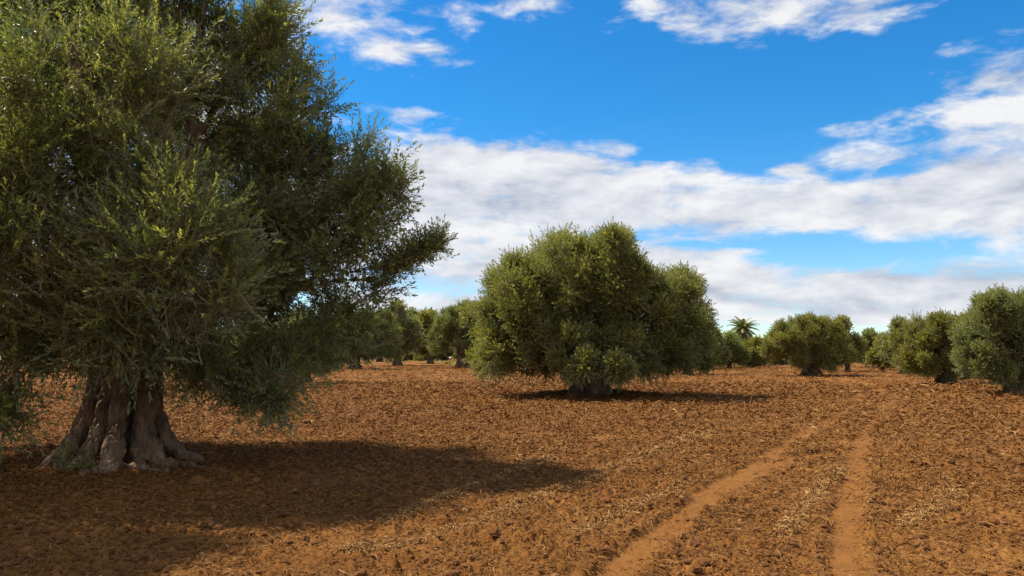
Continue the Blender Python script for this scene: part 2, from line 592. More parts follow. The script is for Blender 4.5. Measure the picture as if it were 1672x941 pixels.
def simple_trunk(name, lobes, rng, s, fork, voxel, mat, lean=(0, 0)):
    """s = trunk radius, fork = height of the head"""
    tubes, tops = [], []
    n = 5
    for k in range(n):
        a = 2 * math.pi * (k + rng.uniform(-0.25, 0.25)) / n
        c, q = math.cos(a), math.sin(a)
        f = rng.uniform(1.2, 1.65)
        top = np.array([c * s * 0.62 + lean[0], q * s * 0.62 + lean[1], fork])
        tubes.append(([(c * s * f, q * s * f, -0.08), (c * s * 1.05, q * s * 1.05, fork * 0.14), (c * s * 0.62 + lean[0] * 0.3, q * s * 0.62 + lean[1] * 0.3, fork * 0.45), top],
                      [s * 0.26, s * 0.42, s * 0.46, s * 0.44]))
        tops.append(top)
    tubes.append(([(0, 0, -0.1), (lean[0] * 0.4, lean[1] * 0.4, fork * 0.5), (lean[0], lean[1], fork * 1.05)], [s * 0.85, s * 0.6, s * 0.6]))
    tubes += limbs_to(lobes, np.array(tops), rng, s * 0.36, 9)
    return fused(name, tubes, voxel, mat, rough=s * 0.12, freq=3.0 / s * 0.5, seed=int(rng.integers(1, 999)))


def tree_root(name, p, label, group, cat='tree'):
    o = bpy.data.objects.new(name, None)
    o.empty_display_size = 0.3
    o.location = p
    COL.objects.link(o)
    return tag(o, label, cat, group)


GROUP = 'olive trees of the grove'
LEAVES = [0]

# ------------------------------------------------------------------ the trees that show large: crown lobes, mostly traced, as (px, py, radius px, depth offset m)
hero_p = np.array([(190 - CX) / FPX * 11.7, 11.7 * math.cos(PITCH), 0.0])
MOUNDS.append((hero_p[0], hero_p[1], 0.10, 1.7))
centre_p = on_ground(962, 646); MOUNDS.append((centre_p[0], centre_p[1], 0.22, 2.3))

HERO = [  # px, py, r px, depth
    (285, 410, 140, 9.6), (215, 500, 115, 9.8), (330, 480, 95, 9.7), (255, 330, 100, 10.2),
    (130, 150, 145, 10.2), (215, 110, 100, 10.6), (60, 250, 120, 9.9), (30, 400, 125, 9.6), (110, 480, 100, 10.0),
    (90, 548, 76, 10.2), (165, 548, 62, 10.4), (20, 545, 75, 9.8),
    (390, 120, 130, 12.8), (450, 190, 105, 12.6), (330, 40, 130, 12.6), (425, 50, 85, 13.0), (480, 130, 62, 12.8),
    (550, 370, 110, 12.6), (600, 330, 66, 12.4), (480, 330, 120, 12.6), (540, 460, 110, 12.4), (480, 540, 100, 12.2), (580, 430, 75, 12.6),
    (390, 560, 90, 11.8), (305, 548, 62, 11.2), (420, 430, 110, 12.0), (440, 610, 62, 11.6), (545, 540, 70, 12.8),
    (632, 300, 40, 12.3), (560, 280, 70, 12.9),
    (200, 0, 140, 12.2), (60, 40, 150, 11.8), (110, -40, 110, 12.6), (300, -20, 110, 12.8), (-210, 420, 160, 9.2), (-310, 90, 200, 7.7), (-480, 160, 200, 8.4), (-265, -20, 170, 8.2), (-380, 300, 170, 8.6), (-330, 20, 180, 9.6), (-190, 250, 140, 9.6),  # left ones lie out of view, added to shade the lower-left ground
    (-90, 120, 170, 11.2), (-110, 350, 170, 10.6), (-150, 550, 120, 10.2), (-220, 220, 150, 12.2), (-230, 460, 140, 11.8),
    (10, 665, 42, 9.8), (440, 645, 40, 11.2), (385, 635, 34, 11.3), (330, 610, 40, 11.0),
    (250, 200, 150, 14.4), (330, 400, 150, 14.8), (60, 200, 160, 14.6), (80, 430, 160, 14.6), (-120, 250, 170, 14.6), (200, 520, 110, 14.4), (420, 300, 120, 14.6),
]
rngH = np.random.default_rng(11)
hz = float(macro(np.array([hero_p[0]]), np.array([hero_p[1]]))[0])
hero_p[2] = hz
lob = []
for px, py, r, dep in HERO:
    c = at(px, py, dep) - hero_p
    lob.append((*c, r * dep / FPX * 0.93))
hero = tree_root('olive_tree', hero_p, 'huge old olive tree with a fluted buttressed trunk and dense overhanging crown', GROUP)
rot = -math.atan2(hero_p[0], hero_p[1])
cr, sr = math.cos(rot), math.sin(rot)


def hr(p):
    return np.array([p[0] * cr - p[1] * sr, p[0] * sr + p[1] * cr, p[2]])


stems = [
    ([(-1.00, -.22, -.08), (-.74, -.16, .13), (-.52, -.10, .42), (-.37, -.04, .95), (-.36, 0, 1.6), (-.55, .05, 2.3)], [.09, .125, .135, .13, .13, .13]),
    ([(-.60, -.66, -.08), (-.44, -.46, .14), (-.30, -.30, .46), (-.19, -.22, 1.0), (-.19, -.2, 1.7), (-.3, -.3, 2.3)], [.08, .11, .11, .10, .10, .12]),
    ([(-.13, -1.00, -.08), (-.10, -.68, .11), (-.06, -.46, .40), (-.02, -.34, .95), (-.04, -.30, 1.7), (.02, -.4, 2.3)], [.11, .14, .135, .125, .12, .12]),
    ([(.62, -.76, -.08), (.45, -.55, .12), (.32, -.38, .45), (.285, -.27, 1.0), (.29, -.24, 1.7), (.45, -.2, 2.4)], [.10, .135, .14, .14, .14, .14]),
    ([(.30, -.92, -.08), (.26, -.62, .10), (.19, -.36, .34), (.20, -.22, .8)], [.06, .075, .06, .05]),
    ([(1.08, -.12, -.08), (.78, -.12, .11), (.55, -.10, .42), (.43, -.02, 1.0), (.46, 0, 1.7), (.75, .1, 2.3)], [.09, .12, .125, .115, .12, .12]),
    ([(.45, .8, -.08), (.33, .5, .2), (.24, .3, .8), (.25, .26, 1.7), (.4, .5, 2.4)], [.12, .17, .17, .17, .16]),
    ([(-.5, .75, -.08), (-.36, .5, .2), (-.24, .3, .8), (-.22, .26, 1.7), (-.4, .5, 2.4)], [.12, .17, .17, .17, .16]),
    ([(0, .16, -.1), (.0, .13, .9), (0, .13, 1.9)], [.36, .20, .20]),
    ([(-.02, -.72, .06), (.22, -.92, .03), (.46, -1.06, -.02), (.66, -1.1, -.10)], [.065, .055, .04, .02]),
    ([(.55, -.64, .06), (.80, -.78, .02), (1.02, -.76, -.04), (1.2, -.8, -.1)], [.075, .06, .04, .02]),
    ([(-.15, -.85, .05), (-.38, -1.08, .0), (-.56, -1.16, -.09)], [.06, .045, .02]),
    ([(.85, -.12, .04), (1.08, -.22, -.02), (1.22, -.22, -.09)], [.07, .05, .02]),
]
stems = [([hr((q[0] + 0.13, q[1], q[2])) for q in p], r) for p, r in stems]
tops = np.array([p[-1] for p, r in stems if p[-1][2] > 2.2])
inner = [l for l, h in zip(lob, HERO) if h[0] > -160]
tubes = stems + limbs_to(inner, tops, rngH, 0.13, 20)
w0, w1, w2, w3 = (at(*q) - hero_p for q in ((-170, 330, 10.4), (-310, 110, 8.2), (-470, 170, 8.6), (-270, 0, 8.3)))  # limb points towards the added out-of-view lobes
tubes += [([tops[0] - np.array([0, 0, .3]), tops[0], (tops[0] + w0) / 2 + np.array([0, 0, .1]), w0, w1], [.14, .13, .10, .08, .04]), ([w0, (w0 + w2) / 2, w2], [.08, .06, .03]), ([w1, w3], [.05, .03])]
link('trunk', fused('hero_trunk', tubes, 0.016, BARK, rough=0.07, freq=9.0, seed=5, smooth_it=1, crack=0.035), hero)
cm, k = crown_mesh('hero_crown', lob, rngH, leaf=0.092, narrow=0.24, spread=0.95, cover=1.45, m=6, pairs=8, mat=LEAF, weep_z=1.55, hole=0.33, wild=0.13)
LEAVES[0] += k
link('crown', cm, hero)
# the thin branch that sticks out over the field, part of the same crown
c0 = at(690, 400, 12.2) - hero_p
br = [(*(at(640 + 15 * i, 432 - 8 * i, 12.2) - hero_p), 0.15 - 0.012 * i) for i in range(6)]
cm, k = crown_mesh('hero_spray', br, rngH, leaf=0.065, narrow=0.25, cover=1.0, m=5, pairs=7, mat=LEAF, hole=0.0, up=0.3, n_sub=6)
LEAVES[0] += k
spray = link('branch', cm, hero)
front = [(*(at(px, py, dep) - hero_p), r * dep / FPX) for px, py, r, dep in
         ((285, 400, 105, 9.3), (225, 480, 85, 9.4), (335, 460, 75, 9.3), (250, 320, 70, 9.9), (50, 290, 90, 9.5), (120, 140, 110, 9.8), (235, 120, 80, 10.2), (60, 430, 80, 9.3), (150, 540, 60, 9.7))]
cm, k = crown_mesh('hero_front_spray', front, rngH, leaf=0.086, narrow=0.22, spread=0.72, cover=0.42, m=4, pairs=12, axis=6.5, mat=LEAF_GREY, hole=0.2, up=0.8, n_sub=9, wild=0.3)  # lighter greyish leaves carry the open-sky light on the crown front
LEAVES[0] += k
link('branch', cm, hero)
# green shoots around the roots
sh = [(*(hr((-.55, -.72, .13))), .07), (*(hr((-.33, -.85, .12))), .06)]
cm, k = crown_mesh('hero_shoots', sh, rngH, leaf=0.055, narrow=0.22, cover=0.14, m=3, pairs=4, mat=LEAF, hole=0.0, up=0.9, n_sub=4)
link('sucker_shoots', cm, hero)

# ---- generic larger trees
def revolve(px_lobes, px0, depth, halfw_px, rng):
    out = []
    for px, py, r in px_lobes:
        dx = abs(px - px0) / halfw_px
        D = halfw_px * math.sqrt(max(0, 1 - min(dx, 1) ** 2)) - r
        offs = [rng.uniform(-0.25, 0.25) * r]
        if D > 0.3 * r:
            offs = [-D * rng.uniform(0.6, 1.0), D * rng.uniform(0.5, 1.0)]
            if D > 1.2 * r:
                offs.append(rng.uniform(-0.3, 0.3) * r)
        for k, o in enumerate(offs):
            dep = depth + o * depth / FPX
            j = r * 0.12
            qx, qy = px + rng.normal(0, j) * (k > 0), py + rng.normal(0, j) * (k > 0)
            out.append((*at(qx, qy, dep), r * dep / FPX))
            for _ in range(2):
                an = rng.uniform(-0.3, math.pi + 0.3)
                out.append((*at(qx + math.cos(an) * r * 0.9, qy - math.sin(an) * r * 0.9, dep + rng.normal(0, 0.4) * r * dep / FPX), r * rng.uniform(0.28, 0.42) * dep / FPX))
    return out


def big_tree(base, px_lobes, halfw, label, seed, mat, leaf, cover=1.6, trunk_r=0.5, fork=1.2, hang=1.0, voxel=0.05, lean=(0, 0), hole=0.38, m=6, bark=None, narrow=0.30, pairs=6, axis=3.8, n_sub=11, wild=0.11):
    rng = np.random.default_rng(seed)
    p = on_ground(*base)
    depth = p[1] * math.cos(PITCH) + (p[2] - CAM_Z) * math.sin(PITCH)
    lob = [(x - p[0], y - p[1], z - p[2], r * 0.94) for x, y, z, r in revolve(px_lobes, base[0], depth, halfw, rng)]
    o = tree_root('olive_tree', p, label, GROUP)
    link('trunk', simple_trunk('trunk', lob, rng, trunk_r, fork, voxel, bark or BARK_DARK, lean), o)
    cm, k = crown_mesh('crown', lob, rng, leaf=leaf, narrow=narrow, cover=cover, m=m, pairs=pairs, axis=axis, mat=mat, weep_z=hang, hole=hole, n_sub=n_sub, wild=wild)
    LEAVES[0] += k
    link('crown', cm, o)
    return o


big_tree((962, 646), [(828, 540, 52), (812, 583, 36), (850, 477, 55), (915, 452, 52), (975, 442, 50), (993, 414, 32), (930, 427, 30), (1018, 462, 40), (1095, 478, 36), (1122, 520, 38), (1100, 573, 48), (1135, 550, 30), (960, 520, 80), (900, 530, 70), (1040, 530, 70), (885, 579, 39.06), (945, 584, 41.85), (1010, 584, 41.85), (1062, 584, 37.2), (1000, 486, 60), (870, 500, 60), (948, 600, 20), (1008, 606, 16)],
         185, 'broad bushy olive tree standing alone in the middle of the tilled field', 21, LEAF_OLIVE, 0.10, trunk_r=0.64, fork=1.3, hang=1.2, voxel=0.045, m=7, pairs=7, axis=4.5, n_sub=13, wild=0.15)
big_tree((1325, 614), [(1275, 560, 24), (1290, 550, 22), (1318, 545, 24), (1345, 545, 22), (1300, 570, 24), (1335, 565, 30), (1362, 554, 22), (1372, 575, 18), (1310, 590, 16), (1352, 588, 18), (1262, 578, 14), (1325, 554, 30)],
         70, 'round olive tree with a flared pale trunk, near the top of the wheel tracks', 31, LEAF_YELLOW, 0.115, trunk_r=0.62, fork=1.0, hang=0.9, voxel=0.06)
big_tree((1545, 627), [(1495, 570, 26), (1515, 545, 26), (1545, 540, 26), (1575, 545, 24), (1540, 575, 34), (1500, 590, 20), (1580, 575, 24), (1480, 590, 18), (1515, 600, 18), (1565, 595, 22), (1470, 560, 14)],
         75, 'slim trunked olive tree with a wide low crown beside the tall grey green edge olive', 41, LEAF_YELLOW, 0.105, trunk_r=0.45, fork=1.2, hang=0.8, voxel=0.05)
big_tree((1662, 646), [(1595, 560, 34), (1610, 535, 28), (1630, 510, 26), (1660, 520, 36), (1690, 530, 34), (1640, 560, 46), (1590, 590, 24), (1615, 602, 22), (1655, 585, 34), (1700, 580, 40), (1720, 550, 40), (1640, 612, 14), (1612, 505, 14), (1700, 500, 18)],
         95, 'tall grey green olive tree cut off by the right edge, crown hanging near the soil', 51, LEAF, 0.09, trunk_r=0.42, fork=1.3, hang=0.8, voxel=0.05)
big_tree((755, 601), [(720, 545, 18), (735, 525, 18), (760, 520, 20), (785, 530, 20), (800, 550, 18), (745, 555, 24), (770, 560, 22), (715, 565, 14), (790, 570, 14), (775, 508, 9), (740, 512, 8)],
         52, 'dark olive tree with a thick bare trunk on a mound, beside the broad bushy olive', 61, LEAF, 0.14, trunk_r=0.75, fork=2.0, hang=1.6, voxel=0.09)
big_tree((498, 629), [(455, 560, 34), (500, 540, 36), (540, 555, 30), (480, 585, 26), (525, 590, 24), (440, 600, 16)],
         60, 'narrow brown trunked olive tree half hidden behind drooping twigs of the huge olive', 71, LEAF, 0.11, trunk_r=0.30, fork=1.3, hang=1.0, voxel=0.06)
big_tree((580, 603), [(560, 550, 26), (590, 530, 26), (615, 540, 24), (635, 555, 20), (600, 570, 22), (560, 580, 18), (625, 525, 14), (640, 580, 14)],
         52, 'olive tree with short dark trunk on a soil mound beside the huge crown', 81, LEAF, 0.14, trunk_r=0.55, fork=1.2, hang=1.2, voxel=0.09)


def small_tree(px, base_y, x0, x1, top_y, label, seed, mat, leaf_px=2.1, lean=(0, 0), trunk=0.09):
    rng = np.random.default_rng(seed)
    w, h = (x1 - x0) / 2 * 1.1, (base_y - top_y) * 0.97
    cx = (x0 + x1) / 2
    L = []
    for k in range(int(9 * max(1.0, 0.8 * h / (2 * w)) + 0.5)):
        a = rng.uniform(0, 1)
        x = cx + w * rng.uniform(-0.62, 0.62)
        q = abs(x - cx) / w
        y = base_y - h * (0.27 + rng.uniform(0.0, 0.50) * (1 - 0.6 * q * q))
        L.append((x, y, w * rng.uniform(0.30, 0.46)))
    L.append((cx + rng.uniform(-.2, .2) * w, top_y + w * 0.30, w * 0.30))
    L.append((x0 + w * 0.30, base_y - h * 0.36, w * 0.34)); L.append((x1 - w * 0.30, base_y - h * 0.40, w * 0.34)); L.append((cx, base_y - h * 0.34, w * 0.42))
    p = on_ground(px, base_y)
    big_tree((px, base_y), L, w, label, seed, mat, leaf_px * p[1] / 803, trunk_r=trunk * w * p[1] / FPX * 1.6, fork=h * 0.14 * p[1] / FPX,
             hang=h * 0.18 * p[1] / FPX, voxel=max(0.07, p[1] * 0.0009), lean=lean, m=4, narrow=0.36, cover=1.4, pairs=4, axis=2.6, n_sub=9)


small_tree(648, 597, 608, 686, 500, 'olive tree with a leaning crown, between the mound tree and the yellowish olive', 101, LEAF_GREY, trunk=0.10)
small_tree(668, 589, 645, 695, 512, 'distant olive tree showing a straight bare trunk above pale weeds', 102, LEAF, trunk=0.14)
small_tree(702, 594, 674, 735, 512, 'yellowish green olive tree touching the dark olive that has a thick bare trunk', 103, LEAF_YELLOW)
small_tree(1122, 612, 1075, 1165, 515, 'olive tree mostly hidden behind the crown of the broad bushy olive', 104, LEAF)
small_tree(1164, 604, 1148, 1184, 545, 'small dark olive tree close against the crown of the broad bushy olive', 105, LEAF)
small_tree(1191, 602, 1164, 1217, 550, 'round headed olive tree with a dark trunk, in front of the palm', 106, LEAF)
small_tree(1224, 600, 1205, 1254, 559, 'low yellowish olive tree with slanting trunk, right below the palm fronds', 107, LEAF_YELLOW, lean=(1.0, 0))
small_tree(1384, 607, 1352, 1406, 524, 'upright grey green olive tree peeping out behind the round olive with flared trunk', 108, LEAF_GREY)
small_tree(1416, 601, 1402, 1432, 546, 'small distant olive tree, just past the upright grey green olive', 109, LEAF)
small_tree(1442, 605, 1420, 1462, 553, 'small rounded yellow green olive tree behind the slim trunked olive', 110, LEAF_YELLOW)
small_tree(1476, 610, 1444, 1514, 526, 'dark olive tree whose bushy top rises behind the slim trunked olive', 111, LEAF_GREY)
small_tree(1577, 618, 1548, 1616, 555, 'olive tree seen in the gap between the slim trunked olive and the tall edge olive', 112, LEAF)
small_tree(330, 604, 290, 370, 520, 'olive tree glimpsed under the huge crown, right of the fluted trunk', 113, LEAF_YELLOW)
small_tree(60, 607, 10, 120, 510, 'olive tree glimpsed left of the fluted trunk, under the huge crown', 114, LEAF_YELLOW)
small_tree(410, 600, 375, 450, 520, 'pale olive tree behind the hanging twigs of the huge crown', 115, LEAF_GREY)
FAR = [(1268, 596, 28, 556), (1300, 594, 24, 562), (1500, 597, 30, 560), (1622, 598, 34, 556), (835, 593, 34, 545), (725, 590, 24, 548), (620, 591, 30, 540), (545, 592, 30, 545), (1450, 594, 22, 566), (150, 595, 34, 545),
       (672, 589.5, 22, 557), (770, 590, 26, 556), (690, 589, 20, 560), (1150, 592, 22, 560), (1350, 592, 26, 562), (1412, 592, 20, 563), (1560, 593, 24, 560), (1245, 592, 18, 562)]
FLAB = ['tiny far olive tree just left of the round olive with flared trunk',
        'tiny far olive tree directly behind the round olive with flared trunk',
        'tiny far olive tree behind the dark bushy top left of the slim trunked olive',
        'tiny far olive tree behind the tall edge olive',
        'tiny far olive tree behind the left skirt of the broad bushy olive',
        'tiny far olive tree between the yellowish olive and dark thick trunked olive',
        'tiny far olive tree behind the leaning crown tree near the weeds',
        'tiny far olive tree behind the mound tree',
        'tiny far olive tree behind the small rounded yellow green olive',
        'tiny far olive tree behind the fluted trunk of the huge olive',
        'tiny far olive tree behind the straight bare trunk above pale weeds',
        'tiny far olive tree behind the dark thick trunked olive on its mound',
        'tiny far olive tree above the low pale green bush by the weeds',
        'tiny far olive tree behind the small dark olive beside the broad bushy olive',
        'tiny far olive tree behind the upright grey green olive',
        'tiny far olive tree between the upright grey green olive and the small rounded olive',
        'tiny far olive tree behind the crown of the slim trunked olive',
        'tiny far olive tree behind the slanting low olive below the palm']
for i, (px, by, hw, ty) in enumerate(FAR):
    small_tree(px, by, px - hw, px + hw, ty, FLAB[i], 200 + i, (LEAF, LEAF_YELLOW, LEAF_GREY)[i % 3])

# low bush by the far weeds
rb = np.random.default_rng(9)
bp = on_ground(690, 590)
bush = tree_root('bush', bp, 'low pale green bush growing by the far weeds near the bare trunk', None, 'bush')
cm, k = crown_mesh('bush_leaves', [(0, 0, .6, .9), (1.2, .2, .5, .8), (-1.3, 0, .45, .7), (.3, .5, 1.2, .7)], rb, leaf=0.2, narrow=0.3, m=4, pairs=5, axis=3, mat=LEAF_YELLOW, hole=0.1)
link('foliage', cm, bush)

# ------------------------------------------------------------------ palm
def make_palm():
    rng = np.random.default_rng(77)
    D = 120.0
    c = at(1213, 538, D)
    g = float(macro(np.array([c[0]]), np.array([c[1]]))[0])
    root = tree_root('palm_tree', (c[0], c[1], g), 'date palm whose feathery crown rises above the far olives', None, 'palm tree')
    H = c[2] - g
    V, F = tube(np.array([(0.25, 0, -0.1), (0.12, 0, H * 0.4), (0, 0, H - 0.2), (0, 0, H + 0.15)]), [0.42, 0.34, 0.36, 0.15], 14)
    me = bpy.data.meshes.new('palm_trunk'); me.from_pydata([tuple(v) for v in V], [], F); me.materials.append(BARK_DARK)
    link('trunk', me, root)
    for k in range(64):
        t = k / 63
        el = R(82) - R(135) * t ** 0.9 + rng.normal(0, 0.10)
        az = k * 2.39996 + rng.normal(0, 0.15)
        L = rng.uniform(2.15, 2.7) * (0.85 if t > 0.8 else 1)
        n = 22
        hx = np.array([math.cos(az), math.sin(az), 0])
        pts = [np.array([0, 0, 0.0])]
        e = el
        for i in range(n):
            e -= R(2.0) + 0.0016 * i
            pts.append(pts[-1] + (hx * math.cos(e) + np.array([0, 0, 1]) * math.sin(e)) * L / n)
        pts = np.array(pts) + np.array([0, 0, H])
        side = np.array([-hx[1], hx[0], 0])
        VV, TT, tin = [], [], []
        for i in range(3, n + 1):
            d = norm(pts[i] - pts[i - 1])
            up = np.cross(side, d)
            ll = 0.62 * math.sin(math.pi * min(1, (i / n) * 0.8 + 0.18)) + 0.12
            for s in (-1, 1):
                dr = norm(d * 0.75 + side * s * 0.8 + up * 0.28 + rng.normal(0, 0.06, 3))
                b = len(VV)
                w = d * 0.085
                VV += [pts[i] - w, pts[i] + w, pts[i] + dr * ll + np.array([0, 0, -0.05])]
                TT.append((b, b + 1, b + 2))
                tin.append(float(np.clip(0.45 + rng.normal(0, 0.1) + (0.45 if t > 0.86 else 0), 0, 1)))
        nv = len(VV)
        tv, tq = tri_tubes(pts[None, :], np.linspace(0.05, 0.012, n + 1)[None])
        me = mesh_np('frond', np.concatenate([np.array(VV), tv]), np.array(TT), tq + nv, (PALM, PALM), 0, 1,
                     attr=[('tint', 'FACE', np.concatenate([tin, np.full(len(tq), 0.7)]))])
        link('frond', me, root)


make_palm()

# ------------------------------------------------------------------ ground sheet
TRACKS = to_ground_lines(TRACK_PX)
ROWS = to_ground_lines(STRAW_ROWS_PX)
FURR = to_ground_lines(FURROWS_PX)


_e = ROWS[0][0][-1] - ROWS[0][0][0]
ROWN = np.array([-_e[1], _e[0]]) / np.linalg.norm(_e)


def ground_full(x, y):
    """height and rut mask"""
    z = macro(x, y)
    r = np.sqrt(x * x + y * y)
    near = np.clip((r - 2.5) / 1.5, 0, 1) * np.clip((110 - r) / 50, 0, 1)
    rut = np.zeros(len(x), np.float32); berm = np.zeros(len(x), np.float32)
    idx = np.where((r < 75) & (r > 2) & (np.abs(x) < 0.9 * np.abs(y) + 2) & (y > 0))[0]
    xs, ys = x[idx], y[idx]
    wob = fbm2(xs / 0.35, ys / 0.35, 3, 40) * 0.22
    for line, w in TRACKS:
        d = (line_dist(xs, ys, line) + wob * w / 0.2) / (1 + np.sqrt(xs * xs + ys * ys) / 45.0)
        rut[idx] = np.maximum(rut[idx], np.clip((w * 1.15 - d) / (w * 0.4), 0, 1))
        berm[idx] = np.maximum(berm[idx], np.exp(-((d - w * 1.45) / (w * 0.35)) ** 2))
    rut[idx] *= np.clip(1.0 + 1.3 * fbm2(xs / 0.5, ys / 0.5, 4, 44), 0.55, 1)
    fur = np.zeros(len(x), np.float32)
    for line, w in FURR:
        d = line_dist(xs, ys, line) + wob * 0.5
        fur[idx] = np.maximum(fur[idx], np.exp(-(d / w) ** 2))
    rough = 0.45 + 1.1 * np.clip(fbm2(x / 2.2, y / 2.2, 3, 61) + 0.5, 0, 1)
    micro = 0.042 * fbm2(x / 0.55, y / 0.55, 5, 3, 0.58)
    cl = clods2(x, y, 0.27, 7, 0.16) * 0.034 + clods2(x + 3.1, y, 0.13, 8, 0.45) * 0.028 + clods2(x, y + 1.7, 0.065, 9, 0.65) * 0.022
    micro = micro + cl * (1 + 1.1 * fbm2(x / 0.05, y / 0.05, 2, 29)) * rough * (0.6 + 0.9 * vnoise2(x / 0.9, y / 0.9, 77)) + 0.02 * fbm2(x / 0.08, y / 0.08, 3, 23, 0.6)
    wx_, wy_ = x + 0.5 * fbm2(x / 3, y / 3, 2, 71), y + 0.5 * fbm2(x / 3, y / 3, 2, 72)
    a1 = np.sin(2 * math.pi * (wx_ * ROWN[0] + wy_ * ROWN[1]) / 0.62)
    a2 = np.sin(2 * math.pi * (wy_ * 0.995 + wx_ * 0.10) / 0.85)
    zone = np.clip(0.5 + (x + 2.5 + 0.15 * (14 - y)) / 3.0 + 2 * fbm2(x / 4, y / 4, 2, 73), 0, 1)
    micro = micro + 0.016 * (a1 * zone + 1.3 * a2 * (1 - zone)) * np.clip(0.6 + 2 * fbm2(x / 1.8, y / 1.8, 2, 74), 0, 1.2)
    micro = micro * (1 - 0.35 * np.clip((r - 10) / 12, 0, 1))
    soft = 1 - 0.55 * rut
    z = z + near * (micro * soft - 0.030 * rut + 0.026 * berm * (1 - rut) - 0.06 * fur)
    return z, rut


def build_ground():
    half = R(47)
    fine = np.linspace(-half, half, 1180)
    coarse = np.linspace(half, 2 * math.pi - half, 92)[1:-1]
    ang = np.concatenate([fine, coarse])
    radii = [0.4]
    while radii[-1] < 6000:
        r = radii[-1]
        if r < 4.6:
            f = 1.12
        elif r < 60:
            f = 1.0034
        elif r < 140:
            f = 1.008
        else:
            f = 1.06
        radii.append(r * f)
    radii = np.array(radii)
    na, nr = len(ang), len(radii)
    RR, AA = np.meshgrid(radii, ang, indexing='ij')
    x = (RR * np.sin(AA)).ravel(); y = (RR * np.cos(AA)).ravel()
    z = np.empty(len(x), np.float32); rut = np.empty(len(x), np.float32)
    z, rut = ground_full(x, y)
    V = np.stack([x, y, z], 1)
    i = np.arange(nr - 1)[:, None] * na
    j = np.arange(na)[None]
    j2 = (j + 1) % na
    Q = np.stack([i + j, i + j2, i + na + j2, i + na + j], -1).reshape(-1, 4)[:, ::-1]
    c = len(V)
    V = np.vstack([V, [[0, 0, V[0, 2]]]]); rut = np.append(rut, 0)
    T = np.stack([np.arange(na), (np.arange(na) + 1) % na, np.full(na, c)], 1)[:, ::-1]
    onrut = rut[Q].mean(1) > 0.5
    me = mesh_np('ground', V, T, Q[~onrut], (SOIL,), attr=[('rut', 'POINT', rut)], smooth=True)
    tag(link('ground', me), kind='structure')
    q = Q[onrut]
    u, inv = np.unique(q, return_inverse=True)
    me = mesh_np('wheel_tracks', V[u], None, inv.reshape(-1, 4), (SOIL,), attr=[('rut', 'POINT', rut[u])], smooth=True)
    tag(link('dirt_track', me), kind='structure')


build_ground()


# ------------------------------------------------------------------ straw and clods on the soil
def fan_points(rng, n, r0, r1):
    r = np.sqrt(rng.uniform(r0 * r0, r1 * r1, n))
    a = rng.uniform(-R(38), R(38), n)
    return r * np.sin(a), r * np.cos(a)


def build_straw():
    rng = np.random.default_rng(5)
    xs, ys = [], []
    for n, r0, r1 in ((34000, 4.6, 9), (66000, 9, 16), (80000, 16, 28), (56000, 28, 50), (26000, 50, 115)):
        x, y = fan_points(rng, n, r0, r1)
        k = rng.random(n) < np.clip(0.35 + 1.6 * (fbm2(x / 1.3, y / 1.3, 3, 31) + 0.25), 0.08, 1)
        xs.append(x[k]); ys.append(y[k])
    for line, w in ROWS:
        seg = np.linalg.norm(np.diff(line, axis=0), axis=1)
        n = int(seg.sum() * 800)
        t = rng.uniform(0, len(line) - 1.001, n)
        i = t.astype(int); f = (t - i)[:, None]
        p = line[i] * (1 - f) + line[i + 1] * f + rng.normal(0, w * 0.5, (n, 2))
        xs.append(p[:, 0]); ys.append(p[:, 1])
    # litter around the old trunk
    a = rng.uniform(0, 6.28, 2600); q = np.abs(rng.normal(1.3, 0.8, 2600))
    xs.append(hero_p[0] + np.cos(a) * q); ys.append(hero_p[1] + np.sin(a) * q)
    nrow = sum(len(q) for q in xs[5:5 + len(ROWS)]); n0 = sum(len(q) for q in xs[:5])
    x, y = np.concatenate(xs), np.concatenate(ys)
    pale = np.zeros(len(x)); pale[n0:n0 + nrow] = 0.34
    z, rut = ground_full(x, y)
    k = rng.random(len(x)) > rut * 1.1
    x, y, z0, pale = x[k], y[k], z[k] + 0.006, pale[k]
    n = len(x)
    r = np.sqrt(x * x + y * y)
    sz = np.clip(r / 11, 0.75, 5.0)
    L = rng.lognormal(-2.15, 0.4, n) * sz * np.where(pale > 0, 0.7, 1)
    W = rng.uniform(0.004, 0.0095, n) * np.clip(r / 9, 0.8, 4.5)
    th = rng.uniform(0, 6.28, n)
    curl = rng.normal(0, 1.5, n)
    K = 5
    V = np.zeros((n, K, 2, 3), np.float32)
    cx, cy = x.copy(), y.copy()
    arch = np.abs(rng.normal(0, 0.16, n)) * L
    for i in range(K):
        t = i / (K - 1)
        hd = th + curl * (t - 0.5)
        zz = z0
        zz = zz + 0.004 * sz + arch * 4 * t * (1 - t)
        wx, wy = -np.sin(hd) * W * (0.5 if i in (1, 2, 3) else 0.25), np.cos(hd) * W * (0.5 if i in (1, 2, 3) else 0.25)
        tilt = rng.normal(0, 0.35, n) * W
        V[:, i, 0] = np.stack([cx - wx, cy - wy, zz - tilt], 1)
        V[:, i, 1] = np.stack([cx + wx, cy + wy, zz + tilt], 1)
        cx = cx + np.cos(hd) * L / (K - 1); cy = cy + np.sin(hd) * L / (K - 1)
    idx = np.arange(n * K * 2).reshape(n, K, 2)
    Q = np.stack([idx[:, :-1, 0], idx[:, :-1, 1], idx[:, 1:, 1], idx[:, 1:, 0]], -1).reshape(-1, 4)
    tint = np.repeat(np.clip(rng.normal(0.36, 0.19, n) + pale, 0, 1), K - 1)
    me = mesh_np('straw', V.reshape(-1, 3), None, Q, (STRAW,), attr=[('tint', 'FACE', tint)])
    tag(link('straw', me), kind='stuff')


